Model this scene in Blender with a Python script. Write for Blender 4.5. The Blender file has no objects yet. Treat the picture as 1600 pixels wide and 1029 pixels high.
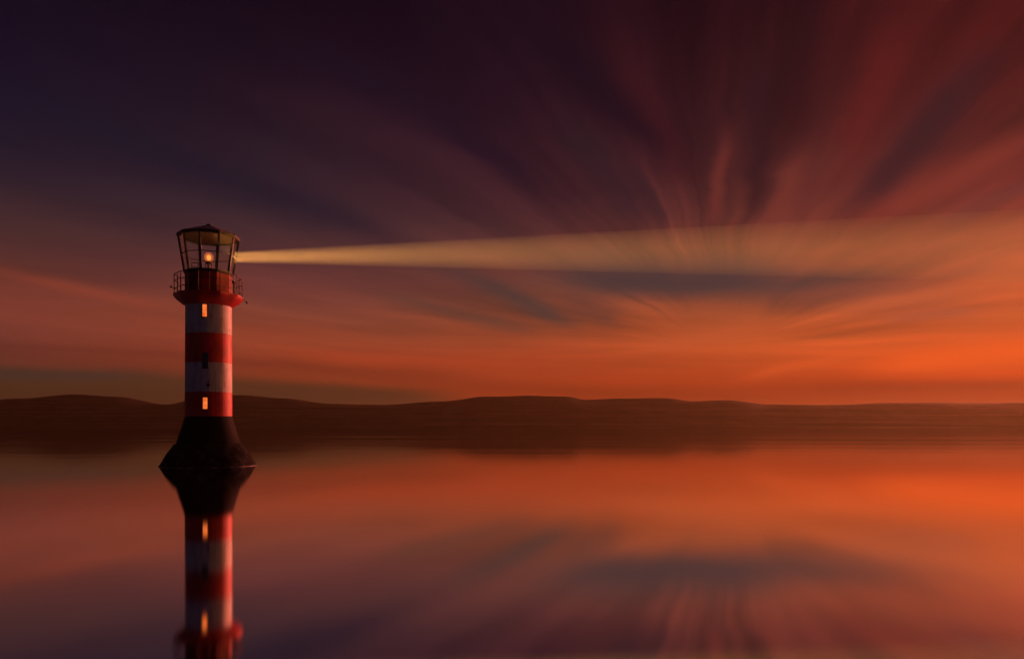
import bpy, bmesh, math, random
from math import sin, cos, tan, atan, atan2, radians as R, pi, sqrt
from mathutils import Vector, Matrix, noise as mnoise

random.seed(7)
sc = bpy.context.scene
COL = sc.collection

# ------------------------------------------------------------------ camera
F = 1130.0            # focal length in pixels of a 1600 px wide picture
HZ = 665.0            # pixel row of the horizon
EYE = 3.1             # eye height above the water
cam_d = bpy.data.cameras.new('camera')
cam = bpy.data.objects.new('camera', cam_d)
COL.objects.link(cam)
cam.location = (0, 0, EYE)
cam.rotation_euler = (R(90), 0, 0)
cam_d.sensor_width = 36.0
cam_d.lens = F / 1600 * 36
cam_d.shift_y = (HZ - 514.5) / 1600
cam_d.clip_start = 0.1
cam_d.clip_end = 40000
sc.camera = cam
sc.view_settings.view_transform = 'Standard'
sc.view_settings.look = 'None'
sc.view_settings.exposure = 0
sc.view_settings.gamma = 1
sc.view_settings.use_curve_mapping = False
sc.cycles.max_bounces = 8
sc.cycles.volume_bounces = 1
sc.cycles.transparent_max_bounces = 16
sc.cycles.use_denoising = True

SUN_AZ, SUN_EL = R(39.5), R(8.0)     # azimuth east of the view axis (+Y)


def lin(c):
    return tuple(((v / 255) / 12.92) if v / 255 <= 0.04045 else (((v / 255) + 0.055) / 1.055) ** 2.4 for v in c)


def ray(x, y):
    return Vector(((x - 800) / F, 1.0, (HZ - y) / F)).normalized()


def az_el(x, y):
    d = ray(x, y)
    return atan2(d.x, d.y), math.asin(d.z)


# ------------------------------------------------------------------ node helper
class N:
    """tiny wrapper so that node maths reads like maths"""
    def __init__(s, tree, sock):
        s.t, s.s = tree, sock

    @staticmethod
    def m(tree, op, *args, clamp=False):
        n = tree.nodes.new('ShaderNodeMath')
        n.operation = op
        n.use_clamp = clamp
        for i, a in enumerate(args):
            if isinstance(a, N):
                tree.links.new(a.s, n.inputs[i])
            else:
                n.inputs[i].default_value = a
        return N(tree, n.outputs[0])

    def __add__(s, o): return N.m(s.t, 'ADD', s, o)
    def __radd__(s, o): return N.m(s.t, 'ADD', o, s)
    def __sub__(s, o): return N.m(s.t, 'SUBTRACT', s, o)
    def __rsub__(s, o): return N.m(s.t, 'SUBTRACT', o, s)
    def __mul__(s, o): return N.m(s.t, 'MULTIPLY', s, o)
    def __rmul__(s, o): return N.m(s.t, 'MULTIPLY', o, s)
    def __truediv__(s, o): return N.m(s.t, 'DIVIDE', s, o)
    def f(s, op, *a, clamp=False): return N.m(s.t, op, s, *a, clamp=clamp)

    def smooth(s, a, b, lo=0.0, hi=1.0):
        n = s.t.nodes.new('ShaderNodeMapRange')
        n.interpolation_type = 'SMOOTHSTEP'
        s.t.links.new(s.s, n.inputs[0])
        for i, v in enumerate((a, b, lo, hi)):
            n.inputs[i + 1].default_value = v
        return N(s.t, n.outputs[0])

    def line(s, a, b, lo=0.0, hi=1.0):
        n = s.t.nodes.new('ShaderNodeMapRange')
        s.t.links.new(s.s, n.inputs[0])
        for i, v in enumerate((a, b, lo, hi)):
            n.inputs[i + 1].default_value = v
        return N(s.t, n.outputs[0])


def dot(tree, v, w):
    n = tree.nodes.new('ShaderNodeVectorMath')
    n.operation = 'DOT_PRODUCT'
    tree.links.new(v, n.inputs[0])
    n.inputs[1].default_value = w
    return N(tree, n.outputs['Value'])


def mixc(tree, fac, a, b, mode='MIX'):
    n = tree.nodes.new('ShaderNodeMix')
    n.data_type = 'RGBA'
    n.blend_type = mode
    n.clamp_factor = True
    if isinstance(fac, N):
        tree.links.new(fac.s, n.inputs[0])
    else:
        n.inputs[0].default_value = fac
    for i, c in ((6, a), (7, b)):
        if isinstance(c, bpy.types.NodeSocket):
            tree.links.new(c, n.inputs[i])
        else:
            n.inputs[i].default_value = (*c[:3], 1)
    return n.outputs[2]


def combine(tree, x, y, z):
    n = tree.nodes.new('ShaderNodeCombineXYZ')
    for i, a in enumerate((x, y, z)):
        if isinstance(a, N):
            tree.links.new(a.s, n.inputs[i])
        else:
            n.inputs[i].default_value = a
    return n.outputs[0]


def noise(tree, vec, scale, detail=3, rough=0.5, dist=0.0):
    n = tree.nodes.new('ShaderNodeTexNoise')
    n.inputs['Scale'].default_value = scale
    n.inputs['Detail'].default_value = detail
    n.inputs['Roughness'].default_value = rough
    n.inputs['Distortion'].default_value = dist
    if vec is not None:
        tree.links.new(vec, n.inputs['Vector'])
    return n


def vmath(tree, op, a, b):
    n = tree.nodes.new('ShaderNodeVectorMath')
    n.operation = op
    for i, c in enumerate((a, b)):
        if isinstance(c, bpy.types.NodeSocket):
            tree.links.new(c, n.inputs[i])
        else:
            n.inputs[i].default_value = c
    return n.outputs[0]


# ------------------------------------------------------------------ sky (world)
world = bpy.data.worlds.new('World')
sc.world = world
world.use_nodes = True
T = world.node_tree
T.nodes.clear()
tc = T.nodes.new('ShaderNodeTexCoord')
D0 = tc.outputs['Generated']
nrm = T.nodes.new('ShaderNodeVectorMath'); nrm.operation = 'NORMALIZE'
T.links.new(D0, nrm.inputs[0])
D0 = nrm.outputs[0]
# slight wind-blown waviness of every cloud edge
w1 = noise(T, D0, 2.2, 3, 0.5)
w2 = noise(T, vmath(T, 'MULTIPLY', D0, (3.0, 3.0, 14.0)), 2.0, 3, 0.5)
wa = vmath(T, 'MULTIPLY', vmath(T, 'SUBTRACT', w1.outputs['Color'], (0.5, 0.5, 0.5)), (0.042, 0.042, 0.042))
wb = vmath(T, 'MULTIPLY', vmath(T, 'SUBTRACT', w2.outputs['Color'], (0.5, 0.5, 0.5)), (0.03, 0.03, 0.014))
dw = vmath(T, 'ADD', vmath(T, 'ADD', D0, wa), wb)
# keep the low part of the sky calm
sep0 = T.nodes.new('ShaderNodeSeparateXYZ'); T.links.new(D0, sep0.inputs[0])
X0, Y0, Z0 = (N(T, sep0.outputs[i]) for i in range(3))
lift = Z0.smooth(0.0, 0.16, 0.15, 1.0)
mx = T.nodes.new('ShaderNodeMix'); mx.data_type = 'VECTOR'
T.links.new(lift.s, mx.inputs[0]); T.links.new(D0, mx.inputs[4]); T.links.new(dw, mx.inputs[5])
DW = mx.outputs[1]
sepw = T.nodes.new('ShaderNodeSeparateXYZ'); T.links.new(DW, sepw.inputs[0])
XW, YW, ZW = (N(T, sepw.outputs[i]) for i in range(3))
AZ = XW.f('ARCTAN2', YW)
EL = ZW.f('MINIMUM', 1.0).f('MAXIMUM', -1.0).f('ARCSINE')

EL_MAX = 0.75      # elevation at the end of each ramp
COLUMNS = [
    (0, [(0, (24, 14, 32)), (100, (27, 18, 38)), (200, (33, 24, 42)), (280, (47, 33, 46)), (340, (74, 46, 48)),
         (400, (92, 52, 48)), (440, (124, 58, 46)), (480, (132, 62, 48)), (520, (116, 56, 46)), (560, (108, 50, 38)),
         (600, (80, 46, 30)), (640, (62, 38, 24)), (665, (55, 34, 22))]),
    (400, [(0, (23, 11, 27)), (100, (30, 17, 34)), (200, (37, 24, 38)), (300, (50, 34, 45)), (350, (60, 41, 48)),
           (400, (92, 52, 52)), (430, (112, 58, 55)), (470, (128, 64, 54)), (500, (142, 70, 50)), (540, (152, 66, 42)),
           (575, (142, 56, 34)), (610, (96, 50, 28)), (665, (70, 38, 22))]),
    (800, [(0, (29, 11, 27)), (100, (34, 16, 32)), (200, (47, 22, 37)), (300, (62, 32, 42)), (350, (72, 40, 44)),
           (400, (92, 52, 50)), (440, (104, 58, 50)), (480, (122, 64, 48)), (520, (148, 70, 42)), (560, (168, 66, 36)),
           (600, (154, 54, 24)), (630, (128, 44, 18)), (665, (105, 36, 16))]),
    (1200, [(0, (42, 13, 24)), (100, (54, 20, 26)), (200, (60, 26, 32)), (300, (84, 40, 40)), (350, (104, 50, 44)),
            (400, (124, 62, 48)), (440, (130, 70, 52)), (480, (160, 78, 46)), (520, (190, 84, 42)), (560, (194, 78, 34)),
            (600, (160, 50, 16)), (630, (130, 39, 12)), (665, (110, 33, 11))]),
    (1600, [(0, (84, 24, 28)), (100, (86, 27, 30)), (200, (94, 35, 36)), (280, (124, 48, 44)), (330, (142, 56, 46)),
            (400, (172, 76, 50)), (440, (182, 80, 44)), (480, (182, 82, 45)), (520, (196, 82, 38)), (560, (226, 82, 25)),
            (590, (184, 53, 14)), (620, (132, 37, 12)), (665, (112, 31, 10))]),
]
BACK = [(0.0, (38, 31, 40)), (0.1, (44, 36, 45)), (0.25, (40, 34, 47)), (0.5, (30, 25, 42)), (0.75, (18, 14, 30))]


def ramp(stops, fac):
    n = T.nodes.new('ShaderNodeValToRGB')
    n.color_ramp.interpolation = 'B_SPLINE'
    e = n.color_ramp.elements
    while len(e) > 1:
        e.remove(e[-1])
    stops = sorted(stops)
    e[0].position = stops[0][0]
    e[0].color = (*lin(stops[0][1]), 1)
    for p, c in stops[1:]:
        k = e.new(p)
        k.color = (*lin(c), 1)
    T.links.new(fac.s, n.inputs[0])
    return n.outputs[0]


EN = EL.line(0.0, EL_MAX)
cols = []
for x, rows in COLUMNS:
    st = [(max(0.0, az_el(x, y)[1] / EL_MAX), c) for y, c in rows]
    top = rows[0][1]
    st.append((1.0, tuple(v * 0.8 for v in top)))
    cols.append((az_el(x, HZ)[0], ramp(st, EN)))
back = ramp([(p / EL_MAX, c) for p, c in BACK], EN)
sky = mixc(T, AZ.smooth(cols[0][0] - 1.2, cols[0][0] - 0.02), back, cols[0][1])
for (a0, c0), (a1, c1) in zip(cols, cols[1:]):
    sky = mixc(T, AZ.line(a0, a1), sky, c1)
sky = mixc(T, AZ.smooth(cols[-1][0] + 0.35, cols[-1][0] + 1.5), sky, back)

# --- wind streaks: clouds fanning out of one point low over the far shore
VP = ray(1120, 545)
vx = VP.cross(Vector((0, 0, 1))).normalized()
vz = vx.cross(VP).normalized()
px, py, pz = dot(T, DW, vx), dot(T, DW, VP), dot(T, DW, vz)
rad = (px * px + pz * pz).f('SQRT').f('MAXIMUM', 1e-4)
ux, uz = px / rad, pz / rad
s1 = N(T, noise(T, combine(T, ux * 3.2, uz * 3.2, rad * 0.9), 1.0, 4, 0.55, 0.2).outputs['Fac'])
s2 = N(T, noise(T, combine(T, ux * 9.0, uz * 9.0, rad * 2.4 + 7.0), 1.0, 3, 0.5, 0.2).outputs['Fac'])
s4 = N(T, noise(T, combine(T, ux * 19.0, uz * 19.0, rad * 3.0 + 21.0), 1.0, 3, 0.55, 0.25).outputs['Fac'])
st = (s1 - 0.5) * 2.1 + (s2 - 0.5) * 1.5 + (s4 - 0.5) * 0.5 * AZ.smooth(-0.35, 0.15) - 0.05
amp = rad.smooth(0.035, 0.16) * EL.smooth(0.04, 0.16) * AZ.smooth(-0.45, 0.30, 0.50, 0.90)
gain = st * amp
gcol = T.nodes.new('ShaderNodeCombineColor')
for i, k in enumerate((1.15, 0.85, 0.55)):
    T.links.new(((gain * k) + 1.0).f('MAXIMUM', 0.25).s, gcol.inputs[i])
sky = mixc(T, 1.0, sky, gcol.outputs[0], 'MULTIPLY')
# long nearly level bands low in the sky
s3 = N(T, noise(T, combine(T, AZ * 1.1, EL * 26.0 + AZ * 1.2, 3.0), 1.6, 4, 0.5, 0.3).outputs['Fac'])
g3 = (s3 - 0.5) * EL.smooth(0.36, 0.12) * 0.75
gcol3 = T.nodes.new('ShaderNodeCombineColor')
for i, k in enumerate((1.0, 0.9, 0.7)):
    T.links.new((g3 * k + 1.0).s, gcol3.inputs[i])
sky = mixc(T, 1.0, sky, gcol3.outputs[0], 'MULTIPLY')


def stroke(sky, p0, p1, w, col, op, end=0.35):
    """a soft streak of cloud along the great circle between two directions"""
    a, b = ray(*p0), ray(*p1)
    n = a.cross(b).normalized()
    m = (a + b).normalized()
    t = n.cross(m).normalized()
    half = abs(a.dot(t))
    wr = w / F * 0.9
    ac = dot(T, DW, n) / wr
    al = dot(T, DW, t).f('ABSOLUTE')
    g = (ac * ac * -1.0).f('EXPONENT')
    e = al.smooth(half * (1 + end), half * (1 - end))
    fr = dot(T, DW, m).f('GREATER_THAN', 0.0)
    return mixc(T, g * e * fr * op, sky, lin(col))


STROKES = [
    # left and centre, upper sky
    ((40, 165), (640, 380), 25, (31, 26, 43), 0.60, 0.55),
    ((420, 150), (900, 350), 30, (62, 32, 42), 0.30, 0.6),
    ((500, 90), (860, 300), 22, (30, 18, 36), 0.65, 0.5),
    ((830, 50), (1060, 250), 38, (24, 13, 30), 0.88, 0.5),
    ((880, 190), (1000, 345), 30, (44, 29, 40), 0.75, 0.5),
    ((985, 260), (1035, 350), 11, (42, 30, 40), 0.55, 0.4),
    ((960, 60), (1075, 280), 26, (66, 22, 30), 0.40, 0.6),
    # fan of red streaks on the right
    ((1140, 215), (1112, 345), 13, (112, 48, 44), 0.75, 0.6),
    ((1175, 260), (1150, 385), 9, (104, 48, 42), 0.55, 0.6),
    ((1190, 90), (1184, 325), 26, (46, 22, 32), 0.80, 0.5),
    ((1255, 240), (1205, 360), 16, (118, 52, 46), 0.75, 0.6),
    ((1320, 240), (1250, 350), 16, (98, 44, 42), 0.55, 0.6),
    ((1270, -20), (1235, 230), 30, (42, 16, 26), 0.75, 0.5),
    ((1400, 40), (1330, 250), 28, (100, 30, 32), 0.65, 0.6),
    ((1530, 110), (1345, 330), 30, (54, 29, 38), 0.92, 0.5),
    ((1640, 215), (1350, 350), 26, (136, 54, 44), 0.75, 0.6),
    ((1640, 290), (1480, 350), 12, (112, 54, 52), 0.55, 0.5),
    ((1640, 350), (1180, 440), 20, (172, 78, 52), 0.45, 0.6),
    ((1460, 350), (1170, 430), 14, (150, 70, 48), 0.5, 0.6),
    # grey lens of cloud under the beam and its trails
    ((870, 438), (1430, 455), 28, (78, 58, 56), 0.85, 0.45),
    ((850, 420), (1230, 428), 30, (72, 56, 57), 0.55, 0.5),
    ((900, 446), (1180, 444), 20, (64, 54, 56), 0.70, 0.5),
    ((1250, 468), (1600, 420), 12, (150, 74, 52), 0.5, 0.5),
    ((722, 432), (880, 506), 15, (76, 58, 54), 0.85, 0.5),
    ((600, 400), (780, 450), 16, (84, 52, 52), 0.55, 0.6),
    ((595, 462), (820, 516), 11, (92, 60, 50), 0.60, 0.5),
    ((880, 470), (960, 510), 20, (96, 58, 50), 0.55, 0.5),
    # glow near the horizon
    ((1000, 548), (1220, 508), 14, (192, 86, 46), 0.55, 0.6),
    ((1380, 502), (1520, 490), 8, (160, 80, 58), 0.55, 0.5),
    ((1330, 482), (1660, 432), 12, (200, 94, 54), 0.60, 0.5),
    ((1170, 592), (1350, 552), 9, (212, 82, 34), 0.60, 0.5),
    ((1380, 572), (1700, 540), 16, (234, 86, 26), 0.75, 0.5),
    ((480, 556), (860, 575), 12, (176, 66, 34), 0.60, 0.5),
    ((0, 430), (300, 492), 10, (148, 66, 46), 0.55, 0.6),
    ((200, 500), (560, 548), 10, (150, 66, 44), 0.45, 0.6),
    ((900, 596), (1200, 600), 9, (178, 60, 24), 0.45, 0.6),
    ((1260, 612), (1660, 602), 10, (128, 38, 14), 0.80, 0.5),
]
for s in STROKES:
    sky = stroke(sky, *s)


def bank(sky, p0, p1, soft, col, op, xf0, xf1):
    """everything below the line p0-p1, fading out between two azimuths: a bank of low cloud"""
    a, b = ray(*p0), ray(*p1)
    n = a.cross(b).normalized()
    if n.z > 0:
        n = -n
    d = dot(T, DW, n)
    k = d.smooth(-soft / F, soft / F) * AZ.smooth(az_el(xf1, HZ)[0], az_el(xf0, HZ)[0]) * AZ.smooth(-2.4, -1.2)
    return mixc(T, k * op, sky, lin(col))


sky = bank(sky, (0, 574), (740, 612), 9, (76, 46, 28), 0.92, 610, 760)
sky = stroke(sky, (-200, 580), (220, 588), 9, (64, 48, 42), 0.7, 0.5)
sky = bank(sky, (0, 606), (700, 632), 14, (62, 38, 22), 0.6, 420, 700)

dimf = EL.smooth(0.12, 0.5, 0.93, 0.74)
sky = mixc(T, 1.0, sky, combine(T, dimf, dimf, dimf), 'MULTIPLY')
# a weak physical twilight under the clouds
nis = T.nodes.new('ShaderNodeTexSky')
nis.sky_type = 'NISHITA'
nis.sun_disc = False
nis.sun_elevation = SUN_EL
nis.sun_rotation = SUN_AZ
nis_s = vmath(T, 'MULTIPLY', nis.outputs[0], (0.0001, 0.0001, 0.0001))
tot = mixc(T, 1.0, sky, nis_s, 'ADD')
bg = T.nodes.new('ShaderNodeBackground')
bg.inputs['Strength'].default_value = 1.0
T.links.new(tot, bg.inputs['Color'])
wo = T.nodes.new('ShaderNodeOutputWorld')
T.links.new(bg.outputs[0], wo.inputs['Surface'])

# ------------------------------------------------------------------ sun
sd = bpy.data.lights.new('sun', 'SUN')
sd.energy = 3.4
sd.angle = R(3.0)
sd.color = (1.0, 0.20, 0.12)
sun = bpy.data.objects.new('sun', sd)
COL.objects.link(sun)
sdir = Vector((sin(SUN_AZ) * cos(SUN_EL), cos(SUN_AZ) * cos(SUN_EL), sin(SUN_EL)))
sun.rotation_euler = sdir.to_track_quat('Z', 'Y').to_euler()
sun.location = sdir * 300


# ------------------------------------------------------------------ material helpers
def mat(name):
    m = bpy.data.materials.new(name)
    m.use_nodes = True
    t = m.node_tree
    t.nodes.clear()
    o = t.nodes.new('ShaderNodeOutputMaterial')
    return m, t, o


def principled(t, o, color=None, rough=0.5, metal=0.0, spec=0.5):
    p = t.nodes.new('ShaderNodeBsdfPrincipled')
    if color is not None:
        if isinstance(color, bpy.types.NodeSocket):
            t.links.new(color, p.inputs['Base Color'])
        else:
            p.inputs['Base Color'].default_value = (*color, 1)
    p.inputs['Roughness'].default_value = rough
    p.inputs['Metallic'].default_value = metal
    p.inputs['Specular IOR Level'].default_value = spec
    t.links.new(p.outputs[0], o.inputs['Surface'])
    return p


def objco(t):
    return t.nodes.new('ShaderNodeTexCoord').outputs['Object']


def bump(t, p, h, strength=0.3, dist=0.02):
    b = t.nodes.new('ShaderNodeBump')
    b.inputs['Strength'].default_value = strength
    b.inputs['Distance'].default_value = dist
    t.links.new(h, b.inputs['Height'])
    t.links.new(b.outputs[0], p.inputs['Normal'])


def paint(name, c0, c1, rough=0.45, scale=3.0, metal=0.0, spec=0.5):
    """worn paint or metal: two close tones in blotches and vertical runs"""
    m, t, o = mat(name)
    co = objco(t)
    n1 = noise(t, co, scale, 5, 0.6)
    n2 = noise(t, vmath(t, 'MULTIPLY', co, (6, 6, 0.5)), scale, 3, 0.6)
    k = (N(t, n1.outputs[0]) * 0.5 + N(t, n2.outputs[0]) * 0.5).smooth(0.35, 0.65)
    p = principled(t, o, mixc(t, k, c0, c1), rough, metal, spec)
    bump(t, p, n1.outputs[0], 0.25, 0.01)
    return m


# ------------------------------------------------------------------ mesh helpers
def link(name, bm, material, parent=None, smooth=True):
    me = bpy.data.meshes.new(name)
    bmesh.ops.recalc_face_normals(bm, faces=bm.faces[:])
    bm.to_mesh(me)
    bm.free()
    if smooth:
        for p in me.polygons:
            p.use_smooth = True
        me.set_sharp_from_angle(angle=R(32))
    if material:
        me.materials.append(material)
    o = bpy.data.objects.new(name, me)
    COL.objects.link(o)
    if parent:
        o.parent = parent
    return o


def ring_pt(a, r, z):
    """a is the angle seen from the camera side, positive to the right"""
    return Vector((r * sin(a), -r * cos(a), z))


def lathe(bm, prof, n, off=0.0, close_top=True, close_bot=True):
    rings = []
    for r, z in prof:
        rings.append([bm.verts.new(ring_pt(off + 2 * pi * i / n, r, z)) for i in range(n)])
    for a, b in zip(rings, rings[1:]):
        for i in range(n):
            j = (i + 1) % n
            bm.faces.new((a[i], a[j], b[j], b[i]))
    if close_bot:
        bm.faces.new(rings[0][::-1])
    if close_top:
        bm.faces.new(rings[-1])


def tube(bm, p0, p1, r, n=8, r1=None):
    p0, p1 = Vector(p0), Vector(p1)
    q = (p1 - p0).to_track_quat('Z', 'Y').to_matrix()
    r1 = r if r1 is None else r1
    a = [bm.verts.new(p0 + q @ Vector((r * cos(2 * pi * i / n), r * sin(2 * pi * i / n), 0))) for i in range(n)]
    b = [bm.verts.new(p1 + q @ Vector((r1 * cos(2 * pi * i / n), r1 * sin(2 * pi * i / n), 0))) for i in range(n)]
    for i in range(n):
        j = (i + 1) % n
        bm.faces.new((a[i], a[j], b[j], b[i]))
    bm.faces.new(a[::-1])
    bm.faces.new(b)


def hoop(bm, r, z, t, n, off=0.0):
    """a closed rail of square section"""
    lathe4 = [(r - t, z - t), (r + t, z - t), (r + t, z + t), (r - t, z + t)]
    rings = [[bm.verts.new(ring_pt(off + 2 * pi * i / n, rr, zz)) for i in range(n)] for rr, zz in lathe4]
    for k in range(4):
        a, b = rings[k], rings[(k + 1) % 4]
        for i in range(n):
            j = (i + 1) % n
            bm.faces.new((a[i], a[j], b[j], b[i]))


def block(bm, c, ex, ey, ez, sx, sy, sz, bev=0.0):
    c = Vector(c)
    g = bmesh.ops.create_cube(bm, size=1.0)
    M = Matrix((ex, ey, ez)).transposed()
    for v in g['verts']:
        v.co = c + M @ Vector((v.co.x * sx, v.co.y * sy, v.co.z * sz))
    if bev:
        es = list({e for v in g['verts'] for e in v.link_edges})
        bmesh.ops.bevel(bm, geom=es, offset=bev, segments=2, affect='EDGES')


# ------------------------------------------------------------------ water
m_water, t, o = mat('still_water')
gl = t.nodes.new('ShaderNodeBsdfAnisotropic')
gl.distribution = 'BECKMANN'
gl.inputs['Color'].default_value = (0.93, 0.90, 0.90, 1)
gl.inputs['Roughness'].default_value = 0.08
geo = t.nodes.new('ShaderNodeNewGeometry')
wp = noise(t, vmath(t, 'MULTIPLY', geo.outputs['Position'], (0.02, 0.05, 0)), 1.0, 3, 0.5, 0.4)
t.links.new(N(t, wp.outputs[0]).smooth(0.35, 0.65, 0.058, 0.080).s, gl.inputs['Roughness'])
spx = t.nodes.new('ShaderNodeSeparateXYZ')
t.links.new(geo.outputs['Position'], spx.inputs[0])
gx, gy = N(t, spx.outputs[0]), N(t, spx.outputs[1])
dist = (gx * gx + gy * gy).f('SQRT')
# long low swell, crests across the view, each a little different
swell = noise(t, combine(t, gx * 0.0022, gy * 0.030 + gx * 0.003, 0.0), 1.0, 2, 0.45, 0.4)
rip = noise(t, combine(t, gx * 0.01, gy * 0.16 + gx * 0.012, 4.0), 1.0, 2, 0.5)
swell2 = noise(t, combine(t, gx * 0.0007, gy * 0.0075 + gx * 0.0006, 9.0), 1.0, 2, 0.5, 0.3)
hgt = N(t, swell2.outputs[0]) * dist.smooth(140, 420) * 0.9 + N(t, swell.outputs[0]) * dist.smooth(70, 260) * 0.62 + N(t, rip.outputs[0]) * dist.smooth(50, 200) * 0.12
b = t.nodes.new('ShaderNodeBump')
b.inputs['Strength'].default_value = 1.0
b.inputs['Distance'].default_value = 0.55
t.links.new(hgt.s, b.inputs['Height'])
t.links.new(b.outputs[0], gl.inputs['Normal'])
df = t.nodes.new('ShaderNodeBsdfDiffuse')
df.inputs['Color'].default_value = (0.03, 0.028, 0.03, 1)
ms = t.nodes.new('ShaderNodeMixShader')
ms.inputs[0].default_value = 0.97
t.links.new(df.outputs[0], ms.inputs[1])
t.links.new(gl.outputs[0], ms.inputs[2])
t.links.new(ms.outputs[0], o.inputs['Surface'])
bm = bmesh.new()
WR = 7000
radii = [0.0, 200, 700, 1500, 3000, WR]
prev = [bm.verts.new((0, 0, 0))]
for r in radii[1:]:
    cur = [bm.verts.new((r * cos(2 * pi * i / 96), r * sin(2 * pi * i / 96), 0)) for i in range(96)]
    for i in range(96):
        j = (i + 1) % 96
        if len(prev) == 1:
            bm.faces.new((prev[0], cur[i], cur[j]))
        else:
            bm.faces.new((prev[i], cur[i], cur[j], prev[j]))
    prev = cur
water = link('water', bm, m_water, None, smooth=False)
water['kind'] = 'structure'

# ------------------------------------------------------------------ hills on the far shore
m_hill, t, o = mat('hill_ground')
geo = t.nodes.new('ShaderNodeNewGeometry')
pos = geo.outputs['Position']
ns = noise(t, vmath(t, 'MULTIPLY', pos, (0.0022, 0.0022, 0.30)), 1.0, 4, 0.6, 0.3)
nb = noise(t, vmath(t, 'MULTIPLY', pos, (0.02, 0.02, 0.05)), 1.0, 5, 0.6)
k = (N(t, ns.outputs[0]) * 0.65 + N(t, nb.outputs[0]) * 0.35).smooth(0.41, 0.59)
p = principled(t, o, mixc(t, k, (0.008, 0.007, 0.004), (0.085, 0.060, 0.034)), 0.95, 0, 0.1)
bump(t, p, ns.outputs[0], 0.6, 3.0)


def ridge(name, depth, span, pts, rough, seed):
    """a range of low hills: crest follows pts (pixel column, pixel row) at the given distance"""
    x0, x1 = pts[0][0], pts[-1][0]
    nc, nr = 900, 40
    bm = bmesh.new()
    grid = []
    for i in range(nc + 1):
        px_ = x0 + (x1 - x0) * i / nc
        for (xa, ya), (xb, yb) in zip(pts, pts[1:]):
            if xa <= px_ <= xb:
                u = (px_ - xa) / (xb - xa)
                u = u * u * (3 - 2 * u)
                y_ = ya + (yb - ya) * u
                break
        H = max(0.5, (HZ - y_) / F * depth + EYE)
        X = (px_ - 800) / F
        front = 190 * (1 + 0.25 * mnoise.noise(Vector((px_ * 0.011, seed, 0))))
        colv = []
        for j in range(nr + 1):
            v = j / nr
            dy = depth - front + (front + span) * v
            crest = front / (front + span)
            if v <= crest:
                q = v / crest
                h = H * (1 - (1 - q) ** 1.35)
                # old shorelines: shallow terraces running along the slope
                h += 0.55 * sin(h * 1.15 + 2.2 * mnoise.noise(Vector((X * 5, h * 0.05, seed)))) * (1 - q)
            else:
                q = (v - crest) / (1 - crest)
                h = H * (1 - q * q)
            nz = mnoise.fractal(Vector((X * depth * 0.006 + seed, dy * 0.006, seed)), 0.9, 2.1, 4)
            h = h * (1 + rough * nz) - 0.6
            colv.append(bm.verts.new((X * (dy * 0.5 + depth * 0.5), dy, h if 0 < j < nr else -0.6)))
        grid.append(colv)
    for i in range(nc):
        for j in range(nr):
            bm.faces.new((grid[i][j], grid[i + 1][j], grid[i + 1][j + 1], grid[i][j + 1]))
    ob = link(name, bm, m_hill)
    ob['kind'] = 'structure'
    return ob


ridge('hills', 1300, 260, [(-2600, 640), (-1500, 618), (-900, 640), (-500, 614), (-250, 628), (-60, 629), (30, 622), (110, 615.5), (180, 619),
                           (260, 631), (310, 622), (372, 616.5), (440, 622), (520, 630), (600, 631), (690, 626), (760, 619), (830, 616.5), (885, 617.5),
                           (915, 622.5), (960, 621.5), (1040, 621), (1080, 626), (1140, 624), (1200, 630), (1290, 631), (1400, 629),
                           (1500, 628), (1600, 627), (1750, 622), (1950, 630), (2300, 618), (2800, 632), (4200, 640)], 0.03, 1.3)

# ------------------------------------------------------------------ the lighthouse
LX, LY = -473.8 / F * 56.5, 56.5
ROT = atan2(-LX, LY)
VS = F / LY                          # vertical pixels per metre at the tower
HS = VS / cos(ROT)                   # horizontal pixels per metre at the tower


def hh(y):
    return (HZ - y) / VS + EYE


def rr(px_):
    return px_ / HS


lh = bpy.data.objects.new('lighthouse', None)
COL.objects.link(lh)
lh.location = (LX, LY, 0)
lh.rotation_euler = (0, 0, ROT)
lh['label'] = 'red and white banded lighthouse with lit lantern standing in still water'
lh['category'] = 'lighthouse'

m_black = paint('black_paint', (0.004, 0.004, 0.006), (0.010, 0.008, 0.011), 0.65, 1.2, 0, 0.06)
m_iron = paint('dark_ironwork', (0.012, 0.010, 0.010), (0.02, 0.016, 0.015), 0.5, 6.0, 0, 0.2)
m_red = paint('red_paint', (0.55, 0.010, 0.006), (0.38, 0.008, 0.006), 0.4, 2.0)
m_drum = paint('dark_red_drum_paint', (0.30, 0.006, 0.006), (0.20, 0.005, 0.005), 0.5, 2.0, 0, 0.2)
m_rail = paint('red_rail_paint', (0.12, 0.008, 0.008), (0.05, 0.006, 0.006), 0.5, 6.0, 0, 0.2)
m_roof = paint('glow_tinted_roof', (0.92, 0.62, 0.50), (0.80, 0.50, 0.40), 0.38, 2.0, 0.8)  # salmon evening light put into the roof colour; sun misses its front faces
m_ceil = paint('lantern_ceiling', (0.035, 0.013, 0.009), (0.025, 0.010, 0.008), 0.7, 2.0)
m_frame = paint('window_frame_paint', (0.012, 0.010, 0.012), (0.02, 0.016, 0.018), 0.5, 5.0)

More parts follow.
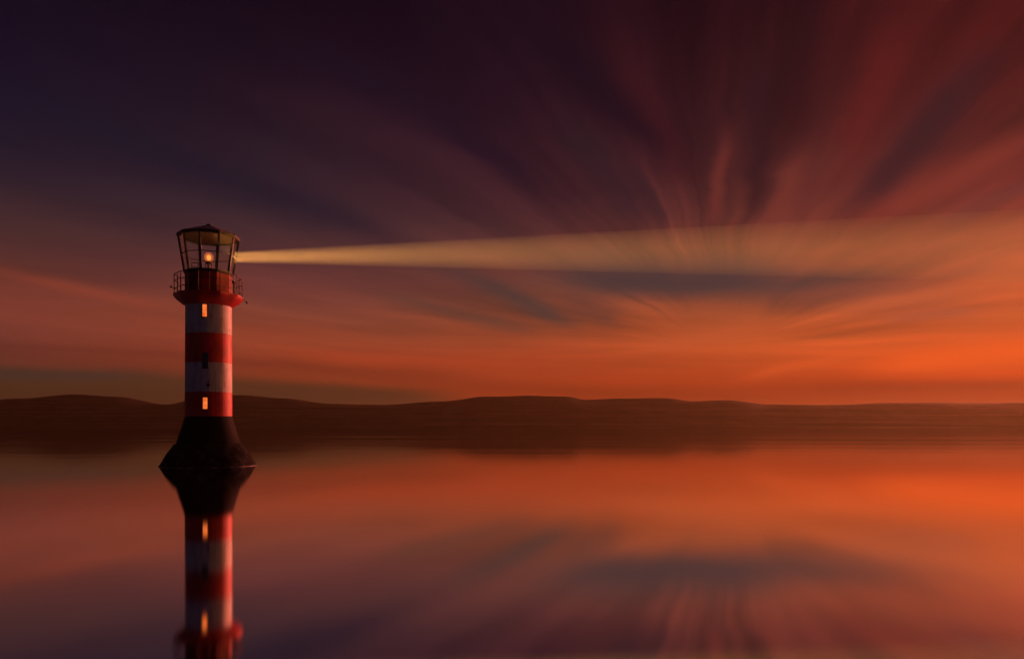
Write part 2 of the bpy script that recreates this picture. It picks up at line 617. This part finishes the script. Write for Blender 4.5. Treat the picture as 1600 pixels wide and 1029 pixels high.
# weathered concrete foot, darker and greener towards the waterline
m_foot, t, o = mat('weathered_foot')
co = objco(t)
n1 = noise(t, co, 1.4, 6, 0.62)
n2 = noise(t, vmath(t, 'MULTIPLY', co, (3, 3, 9)), 1.5, 5, 0.6)
n3 = noise(t, co, 9.0, 5, 0.6)
c = mixc(t, N(t, n1.outputs[0]).smooth(0.44, 0.66), (0.004, 0.004, 0.005), (0.050, 0.050, 0.054))
c = mixc(t, N(t, n2.outputs[0]).smooth(0.52, 0.68) * 0.7, c, (0.016, 0.013, 0.007))
p = principled(t, o, c, 0.75, 0, 0.05)
bump(t, p, n3.outputs[0], 0.6, 0.05)

B_FOOT_T = hh(693)
bm = bmesh.new()
lathe(bm, [(rr(78), -1.2), (rr(76.5), 0.0), (rr(66), hh(709)), (rr(54), B_FOOT_T - 0.03), (rr(53), B_FOOT_T)], 80)
foot = link('foot', bm, m_foot, lh)
# worn pale ring where the water laps the foot
m_ring, t, o = mat('salt_worn_edge')
n1 = noise(t, objco(t), 2.2, 5, 0.6)
p = principled(t, o, mixc(t, N(t, n1.outputs[0]).smooth(0.42, 0.60), (0.015, 0.014, 0.014), (0.11, 0.10, 0.10)), 0.6, 0, 0.3)
bm = bmesh.new()
lathe(bm, [(rr(76.4), -0.3), (rr(77.3), -0.06), (rr(77.2), 0.045), (rr(76.2), 0.075)], 96, 0, False, False)
for v in bm.verts:
    k = 1 + 0.006 * mnoise.noise(Vector((v.co.x * 1.7, v.co.y * 1.7, 3.0)))
    v.co.x *= k; v.co.y *= k
link('waterline_ring', bm, m_ring, foot)
bm = bmesh.new()
lathe(bm, [(rr(51.5), B_FOOT_T), (rr(50.8), B_FOOT_T + 0.05), (rr(43.5), hh(670)), (rr(37.6), hh(651.5)), (rr(37.2), hh(650))], 80)
link('base_cone', bm, m_black, lh)

# --- tower wall with real window openings
Z_T0, Z_T1 = hh(650), hh(472)
WIN = [(hh(500), hh(479.7), -10.0), (hh(577), hh(554), -8.5), (hh(640), hh(621.3), -8.5)]
HALF = math.degrees(rr(4.4) / rr(37))


def tower_r(z):
    return rr(37.3 + (36.6 - 37.3) * (z - Z_T0) / (Z_T1 - Z_T0))


m_tower, t, o = mat('banded_tower_paint')
co = objco(t)
sx = t.nodes.new('ShaderNodeSeparateXYZ'); t.links.new(co, sx.inputs[0])
zz = N(t, sx.outputs[2])
wob = N(t, noise(t, co, 3.0, 3, 0.5).outputs[0])
zz = zz + (wob - 0.5) * 0.03
e = 0.012
red1 = zz.smooth(hh(613) + e, hh(613) - e)
red2 = zz.smooth(hh(568) - e, hh(568) + e) * zz.smooth(hh(523) + e, hh(523) - e)
red = red1 + red2
blot = N(t, noise(t, co, 1.1, 6, 0.6).outputs[0])
run = N(t, noise(t, vmath(t, 'MULTIPLY', co, (5, 5, 0.35)), 1.6, 4, 0.6).outputs[0])
fine = noise(t, co, 14.0, 4, 0.6)
wear = (blot * 0.5 + run * 0.5).smooth(0.38, 0.66)
white = mixc(t, wear, (0.66, 0.62, 0.62), (0.48, 0.42, 0.41))
redc = mixc(t, wear, (0.72, 0.014, 0.008), (0.46, 0.010, 0.007))
c = mixc(t, red, white, redc)
grime = run.smooth(0.54, 0.72) * blot.smooth(0.42, 0.60)
c = mixc(t, grime * 0.8, c, (0.10, 0.055, 0.045))
# vertical joint lines in the render, every few metres round
p = principled(t, o, c, 0.55)
bump(t, p, fine.outputs[0], 0.25, 0.012)

angs = [math.degrees(2 * pi * i / 96) - 180 for i in range(96)]
for _, _, a in WIN:
    for q in (a - HALF, a + HALF):
        k = min(range(96), key=lambda i: abs(angs[i] - q))
        angs[k] = q
angs = sorted(set(angs))
zs = sorted(set([Z_T0 + (Z_T1 - Z_T0) * i / 12 for i in range(13)] + [v for w in WIN for v in w[:2]]))
bm = bmesh.new()
vv = [[bm.verts.new(ring_pt(R(a), tower_r(z), z)) for a in angs] for z in zs]
na = len(angs)
for i in range(len(zs) - 1):
    zc = (zs[i] + zs[i + 1]) / 2
    for j in range(na):
        a0 = angs[j]
        a1 = angs[(j + 1) % na] + (360 if j == na - 1 else 0)
        ac = (a0 + a1) / 2
        if any(w[0] < zc < w[1] and abs(ac - w[2]) < HALF for w in WIN):
            continue
        bm.faces.new((vv[i][j], vv[i][(j + 1) % na], vv[i + 1][(j + 1) % na], vv[i + 1][j]))
tower = link('tower', bm, m_tower, lh)
# ease the hard shading that a window hole would leave
m_lit, t, o = mat('lit_window_pane')
em = t.nodes.new('ShaderNodeEmission')
co = objco(t)
n1 = noise(t, co, 4.0, 4, 0.6)
t.links.new(mixc(t, N(t, n1.outputs[0]).smooth(0.35, 0.65), lin((252, 128, 58)), lin((240, 94, 34))), em.inputs['Color'])
em.inputs['Strength'].default_value = 1.0
t.links.new(em.outputs[0], o.inputs['Surface'])
m_dark, t, o = mat('dark_window_pane')
principled(t, o, (0.10, 0.10, 0.11), 0.25)

for k, (z0, z1, a) in enumerate(WIN):
    ar = R(a)
    n_ = ring_pt(ar, 1, 0)
    tx = Vector((cos(ar), sin(ar), 0))
    up = Vector((0, 0, 1))
    hw = rr(37) * sin(R(HALF))
    zc, hz = (z0 + z1) / 2, (z1 - z0) / 2
    depth = 0.16
    ro = tower_r(zc) * cos(R(HALF))
    # reveal (four sides of the opening) with a slim frame
    bm = bmesh.new()
    ci = n_ * (ro - depth / 2 + 0.012)
    th = 0.035
    for sgn in (-1, 1):
        block(bm, ci + tx * sgn * (hw - th / 2 + 0.002) + up * zc, tx, n_, up, th, depth + 0.05, 2 * hz + 0.004)
        block(bm, ci + up * (zc + sgn * (hz - th / 2 + 0.002)), tx, n_, up, 2 * hw - 2 * th + 0.002, depth + 0.05, th)
    w = link('window', bm, m_frame, tower, smooth=False)
    bm = bmesh.new()
    block(bm, n_ * (ro - 0.11) + up * zc, tx, n_, up, 2 * hw - 2 * th + 0.02, 0.02, 2 * hz - 2 * th + 0.02)
    pane = link('pane', bm, m_dark if k == 1 else m_lit, w, smooth=False)
    if k == 1:
        w['label'] = 'dark unlit window'
    # sill
    bm = bmesh.new()
    block(bm, n_ * (ro + 0.02) + up * (z0 - 0.035), tx, n_, up, 2 * hw + 0.08, 0.12, 0.05, 0.008)
    link('sill', bm, m_frame, w, smooth=False)

# --- gallery: ten-sided flared deck
OFF = R(-17)
Z_DECK = hh(461.5)
bm = bmesh.new()
lathe(bm, [(rr(36.2), hh(479.5)), (rr(39.5), hh(478)), (rr(46), hh(473.5)), (rr(50.5), hh(469.5)), (rr(53.2), hh(466)), (rr(54.0), hh(463.5)), (rr(54.0), Z_DECK)],
      40, OFF)
# flatten into ten faces by pushing the in-between points onto the chords
for v in bm.verts:
    r = sqrt(v.co.x ** 2 + v.co.y ** 2)
    if r > rr(42):
        a = (atan2(v.co.x, -v.co.y) - OFF) % R(36) - R(18)
        s = cos(R(18)) / cos(a) * 1.02
        v.co.x *= s; v.co.y *= s
link('gallery', bm, m_red, lh)

# --- railing
rail = bpy.data.objects.new('railing', None)
bm = bmesh.new()
RR_, ZT = rr(53.2), hh(432)
for z in (ZT, Z_DECK + (ZT - Z_DECK) * 0.66, Z_DECK + (ZT - Z_DECK) * 0.26):
    hoop(bm, RR_, z, 0.020, 10, OFF)
bpy.data.objects.remove(rail)
rail = link('railing', bm, m_rail, lh, smooth=False)
chord = [ring_pt(OFF + R(36) * i, RR_, 0) for i in range(11)]
for i in range(10):
    for u in (0.0, 0.5):
        q = chord[i].lerp(chord[i + 1], u)
        bm = bmesh.new()
        tube(bm, q + Vector((0, 0, Z_DECK - 0.12)), q + Vector((0, 0, ZT + 0.02)), 0.022 if u else 0.030, 8)
        link('post', bm, m_rail, rail)

# --- lantern: ten-sided drum, glazing bars, roof
Z_SILL, Z_EAVE = hh(426), hh(373)
R_DRUM, R_SILL, R_EAVE = rr(37.2), rr(39.0), rr(48.0)
bm = bmesh.new()
lathe(bm, [(R_DRUM, Z_DECK), (R_DRUM, Z_SILL - 0.10)], 10, OFF)
link('lantern_drum', bm, m_drum, lh, smooth=False)
bm = bmesh.new()
lathe(bm, [(R_DRUM - 0.04, Z_SILL - 0.22), (R_DRUM + 0.03, Z_SILL - 0.22), (R_SILL + 0.03, Z_SILL - 0.06), (R_SILL + 0.03, Z_SILL + 0.02), (R_SILL - 0.25, Z_SILL + 0.02)], 10, OFF)
link('lantern_sill', bm, m_iron, lh, smooth=False)

bm = bmesh.new()
ZR = hh(400)
ur = (ZR - Z_SILL) / (Z_EAVE - Z_SILL)
hoop(bm, R_SILL + (R_EAVE - R_SILL) * ur - 0.02, ZR, 0.026, 10, OFF)
cage = link('glazing_frame', bm, m_iron, lh, smooth=False)
for i in range(10):
    a = OFF + R(36) * i
    bm = bmesh.new()
    p0, p1 = ring_pt(a, R_SILL - 0.03, Z_SILL), ring_pt(a, R_EAVE - 0.03, Z_EAVE)
    d = (p1 - p0).normalized()
    tx = Vector((cos(a), sin(a), 0))
    block(bm, (p0 + p1) / 2, tx, d.cross(tx), d, 0.12, 0.12, (p1 - p0).length + 0.05, 0.012)
    link('glazing_bar', bm, m_iron, cage, smooth=False)

m_glass, t, o = mat('lantern_glass')
tr = t.nodes.new('ShaderNodeBsdfTransparent')
tr.inputs[0].default_value = (0.96, 0.95, 0.94, 1)
g2 = t.nodes.new('ShaderNodeBsdfAnisotropic')
g2.inputs['Roughness'].default_value = 0.04
fr = t.nodes.new('ShaderNodeFresnel'); fr.inputs[0].default_value = 1.45
ms = t.nodes.new('ShaderNodeMixShader')
t.links.new((N(t, fr.outputs[0]) * 0.6).s, ms.inputs[0])
t.links.new(tr.outputs[0], ms.inputs[1]); t.links.new(g2.outputs[0], ms.inputs[2])
t.links.new(ms.outputs[0], o.inputs['Surface'])
bm = bmesh.new()
for i in range(10):
    a0, a1 = OFF + R(36) * i + 0.012, OFF + R(36) * (i + 1) - 0.012
    q = [ring_pt(a0, R_SILL - 0.05, Z_SILL + 0.03), ring_pt(a1, R_SILL - 0.05, Z_SILL + 0.03),
         ring_pt(a1, R_EAVE - 0.06, Z_EAVE - 0.06), ring_pt(a0, R_EAVE - 0.06, Z_EAVE - 0.06)]
    f1 = [bm.verts.new(v) for v in q]
    bm.faces.new(f1)
link('glazing', bm, m_glass, cage, smooth=False)

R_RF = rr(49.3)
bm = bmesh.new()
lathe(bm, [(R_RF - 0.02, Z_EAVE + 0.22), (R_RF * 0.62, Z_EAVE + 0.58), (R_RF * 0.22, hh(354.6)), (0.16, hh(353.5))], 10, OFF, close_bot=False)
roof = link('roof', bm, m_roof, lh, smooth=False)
bm = bmesh.new()
lathe(bm, [(R_EAVE - 0.10, Z_EAVE - 0.03), (R_RF, Z_EAVE - 0.03), (R_RF + 0.03, Z_EAVE + 0.03), (R_RF + 0.03, Z_EAVE + 0.22),
           (R_RF - 0.04, Z_EAVE + 0.245), (R_EAVE - 0.16, Z_EAVE + 0.20), (R_EAVE - 0.10, Z_EAVE - 0.03)], 10, OFF, False, False)
bmesh.ops.remove_doubles(bm, verts=bm.verts[:], dist=1e-4)
link('fascia', bm, m_iron, roof, smooth=False)
bm = bmesh.new()
lathe(bm, [(R_EAVE - 0.13, Z_EAVE + 0.06), (0.5, Z_EAVE + 0.12), (0.01, Z_EAVE + 0.12)], 10, OFF, False, False)
link('ceiling', bm, m_ceil, roof, smooth=False)
bm = bmesh.new()
zt = hh(353.2)
lathe(bm, [(0.36, zt - 0.10), (0.30, zt - 0.02), (0.12, zt), (0.12, zt + 0.05), (0.19, zt + 0.06), (0.19, zt + 0.13), (0.06, zt + 0.16)], 20)
link('finial', bm, m_iron, roof)

# --- lamp on its pedestal
ZL = hh(402.3)
bm = bmesh.new()
lathe(bm, [(0.30, Z_SILL + 0.02), (0.30, Z_SILL + 0.10), (0.10, Z_SILL + 0.14), (0.10, ZL - 0.50), (0.26, ZL - 0.46), (0.26, ZL - 0.36)], 20)
for a in range(0, 360, 60):
    q0, q1 = ring_pt(R(a), 0.27, Z_SILL + 0.1), ring_pt(R(a), 0.25, ZL - 0.40)
    tube(bm, q0, q1, 0.028, 6)
lamp = link('lamp', bm, m_iron, lh)
m_bulb, t, o = mat('lamp_core')
em = t.nodes.new('ShaderNodeEmission')
em.inputs['Color'].default_value = (1.0, 0.46, 0.08, 1)
em.inputs['Strength'].default_value = 0.9
t.links.new(em.outputs[0], o.inputs['Surface'])
bm = bmesh.new()
bmesh.ops.create_uvsphere(bm, u_segments=24, v_segments=14, radius=0.16)
for v in bm.verts:
    v.co = Vector((v.co.x, v.co.y, v.co.z * 1.25 + ZL))
link('bulb', bm, m_bulb, lamp)
m_halo, t, o = mat('lamp_glow')
pv = t.nodes.new('ShaderNodeVolumePrincipled')
pv.inputs['Density'].default_value = 0.0
pv.inputs['Emission Strength'].default_value = 0.9
pv.inputs['Emission Color'].default_value = (1.0, 0.20, 0.03, 1)
t.links.new(pv.outputs[0], o.inputs['Volume'])
bm = bmesh.new()
bmesh.ops.create_uvsphere(bm, u_segments=24, v_segments=14, radius=0.36)
for v in bm.verts:
    v.co.z = v.co.z * 1.12 + ZL + 0.02
link('glow', bm, m_halo, lamp)

# small maintenance ladder hoop inside the lantern
bm = bmesh.new()
q0, q1 = ring_pt(R(-75), 1.25, Z_SILL), ring_pt(R(-62), 0.85, Z_SILL)
tops = [q + Vector((0, 0, 0.62)) for q in (q0, q1)]
tube(bm, q0, tops[0], 0.03); tube(bm, q1, tops[1], 0.03); tube(bm, tops[0], tops[1], 0.03)
tube(bm, q0 + Vector((0, 0, 0.3)), q1 + Vector((0, 0, 0.3)), 0.022)
link('ladder_rail', bm, m_iron, lh)

# --- lightning conductor down the tower
bm = bmesh.new()
ac = R(33)
pts = [ring_pt(ac, tower_r(z) + 0.03, z) for z in (hh(477), hh(560), hh(600), Z_T0)]
for q0, q1 in zip(pts, pts[1:]):
    tube(bm, q0, q1, 0.014, 6)
for k in range(9):
    z = hh(480) + (Z_T0 - hh(480)) * k / 8
    block(bm, ring_pt(ac, tower_r(z) + 0.012, z), Vector((cos(ac), sin(ac), 0)), ring_pt(ac, 1, 0), Vector((0, 0, 1)), 0.07, 0.03, 0.04)
link('conductor_cable', bm, m_frame, lh, smooth=False)

# --- round fog bell below the dark window, rust running from it
m_rust = paint('rusty_iron', (0.10, 0.035, 0.015), (0.03, 0.02, 0.018), 0.7, 9.0)
ap = R(-1.5)
n_ = ring_pt(ap, 1, 0)
rz = tower_r(hh(604))
bm = bmesh.new()
zc = hh(603)
tube(bm, n_ * (rz - 0.03) + Vector((0, 0, zc)), n_ * (rz + 0.12) + Vector((0, 0, zc)), 0.13, 16, 0.10)
tube(bm, n_ * (rz + 0.12) + Vector((0, 0, zc)), n_ * (rz + 0.18) + Vector((0, 0, zc)), 0.07, 14, 0.05)
tube(bm, n_ * (rz + 0.05) + Vector((0, 0, zc)), n_ * (rz + 0.05) + Vector((0, 0, zc + 0.26)), 0.025, 8)
tube(bm, n_ * (rz + 0.04) + Vector((0, 0, zc - 0.1)), n_ * (rz + 0.04) + Vector((0, 0, zc - 0.34)), 0.02, 8)
link('wall_fitting', bm, m_rust, lh)

# --- small lamps on arms outside the gallery rail, and the floodlight on the rail
m_lens, t, o = mat('pale_lens')
principled(t, o, (0.75, 0.66, 0.62), 0.2)


def arm_lamp(a, z0, z1, out):
    bm = bmesh.new()
    q0, q1 = ring_pt(a, RR_ - 0.05, z0), ring_pt(a, RR_ + out, z1)
    tube(bm, q0, q1, 0.022, 6)
    d = Vector((0, 0, 1))
    tube(bm, q1 - d * 0.10, q1 + d * 0.05, 0.075, 12, 0.045)
    tube(bm, q1 + d * 0.05, q1 + d * 0.09, 0.03, 8)
    link('arm_lamp', bm, m_iron, lh)


arm_lamp(R(-86), hh(456), hh(452), 0.22)
arm_lamp(R(84), hh(463), hh(469.5), 0.34)
bm = bmesh.new()
af = R(47)
q = ring_pt(af, RR_ - 0.02, 0)
tube(bm, q + Vector((0, 0, Z_DECK)), q + Vector((0, 0, hh(446))), 0.05, 10)
block(bm, q + Vector((0, 0, hh(444.5))), Vector((cos(af), sin(af), 0)), ring_pt(af, 1, 0), Vector((0, 0, 1)), 0.20, 0.16, 0.17, 0.02)
fl = link('floodlight', bm, m_iron, lh, smooth=False)
bm = bmesh.new()
tube(bm, q + Vector((0, 0, hh(443.0))), q + Vector((0, 0, hh(441.0))), 0.085, 14, 0.05)
link('lens', bm, m_lens, fl)

# ------------------------------------------------------------------ the beam: mist lit by the lantern's own lens
LAMP_W = Vector((LX, LY, ZL))
BEAM_TO = Vector((44.95, 63.5, (HZ - 384) / F * 63.5 + EYE))
bdir = (BEAM_TO - LAMP_W).normalized()
ld = bpy.data.lights.new('lantern_lens', 'AREA')
ld.shape = 'DISK'
ld.size = 0.8
ld.energy = 1650
ld.color = (1.0, 0.41, 0.085)
ld.spread = R(10)
lo = bpy.data.objects.new('lantern_lens', ld)
COL.objects.link(lo)
lo.location = LAMP_W + bdir * 0.42
lo.rotation_euler = (-bdir).to_track_quat('Z', 'Y').to_euler()

m_beam, t, o = mat('beam_mist')
pv = t.nodes.new('ShaderNodeVolumePrincipled')
pv.inputs['Color'].default_value = (0.95, 0.95, 0.95, 1)
pv.inputs['Density'].default_value = 0.02
pv.inputs['Anisotropy'].default_value = -0.73
t.links.new(pv.outputs[0], o.inputs['Volume'])
bm = bmesh.new()
q = bdir.to_track_quat('Z', 'Y').to_matrix()
NB = 48
ra, rb, la, lb = 0.36 + 0.0405 * 1.98, 0.36 + 0.0405 * 180, 1.98, 180.0
A_ = [bm.verts.new(LAMP_W + bdir * la + q @ Vector((ra * cos(2 * pi * i / NB), ra * sin(2 * pi * i / NB), 0))) for i in range(NB)]
B_ = [bm.verts.new(LAMP_W + bdir * lb + q @ Vector((rb * cos(2 * pi * i / NB), rb * sin(2 * pi * i / NB), 0))) for i in range(NB)]
for i in range(NB):
    j = (i + 1) % NB
    bm.faces.new((A_[i], A_[j], B_[j], B_[i]))
bm.faces.new(A_[::-1]); bm.faces.new(B_)
beam = link('light_beam', bm, m_beam, None, smooth=False)
beam['label'] = 'widening pale yellow beam of light crossing the sky from the lantern'
beam['category'] = 'light beam'
beam['kind'] = 'stuff'

# ------------------------------------------------------------------ haze
m_haze, t, o = mat('evening_haze')
pv = t.nodes.new('ShaderNodeVolumePrincipled')
pv.inputs['Color'].default_value = (0.86, 0.80, 0.42, 1)
pv.inputs['Density'].default_value = 0.00008
pv.inputs['Anisotropy'].default_value = 0.55
t.links.new(pv.outputs[0], o.inputs['Volume'])
bm = bmesh.new()
bmesh.ops.create_cube(bm, size=1.0)
for v in bm.verts:
    v.co = Vector((v.co.x * 2 * (WR + 60), v.co.y * 2 * (WR + 60), (v.co.z + 0.5) * 76 - 4.0))
haze = link('haze', bm, m_haze, None, smooth=False)
haze['kind'] = 'stuff'
haze['label'] = 'thin evening haze over the water and far hills'
haze['category'] = 'haze'
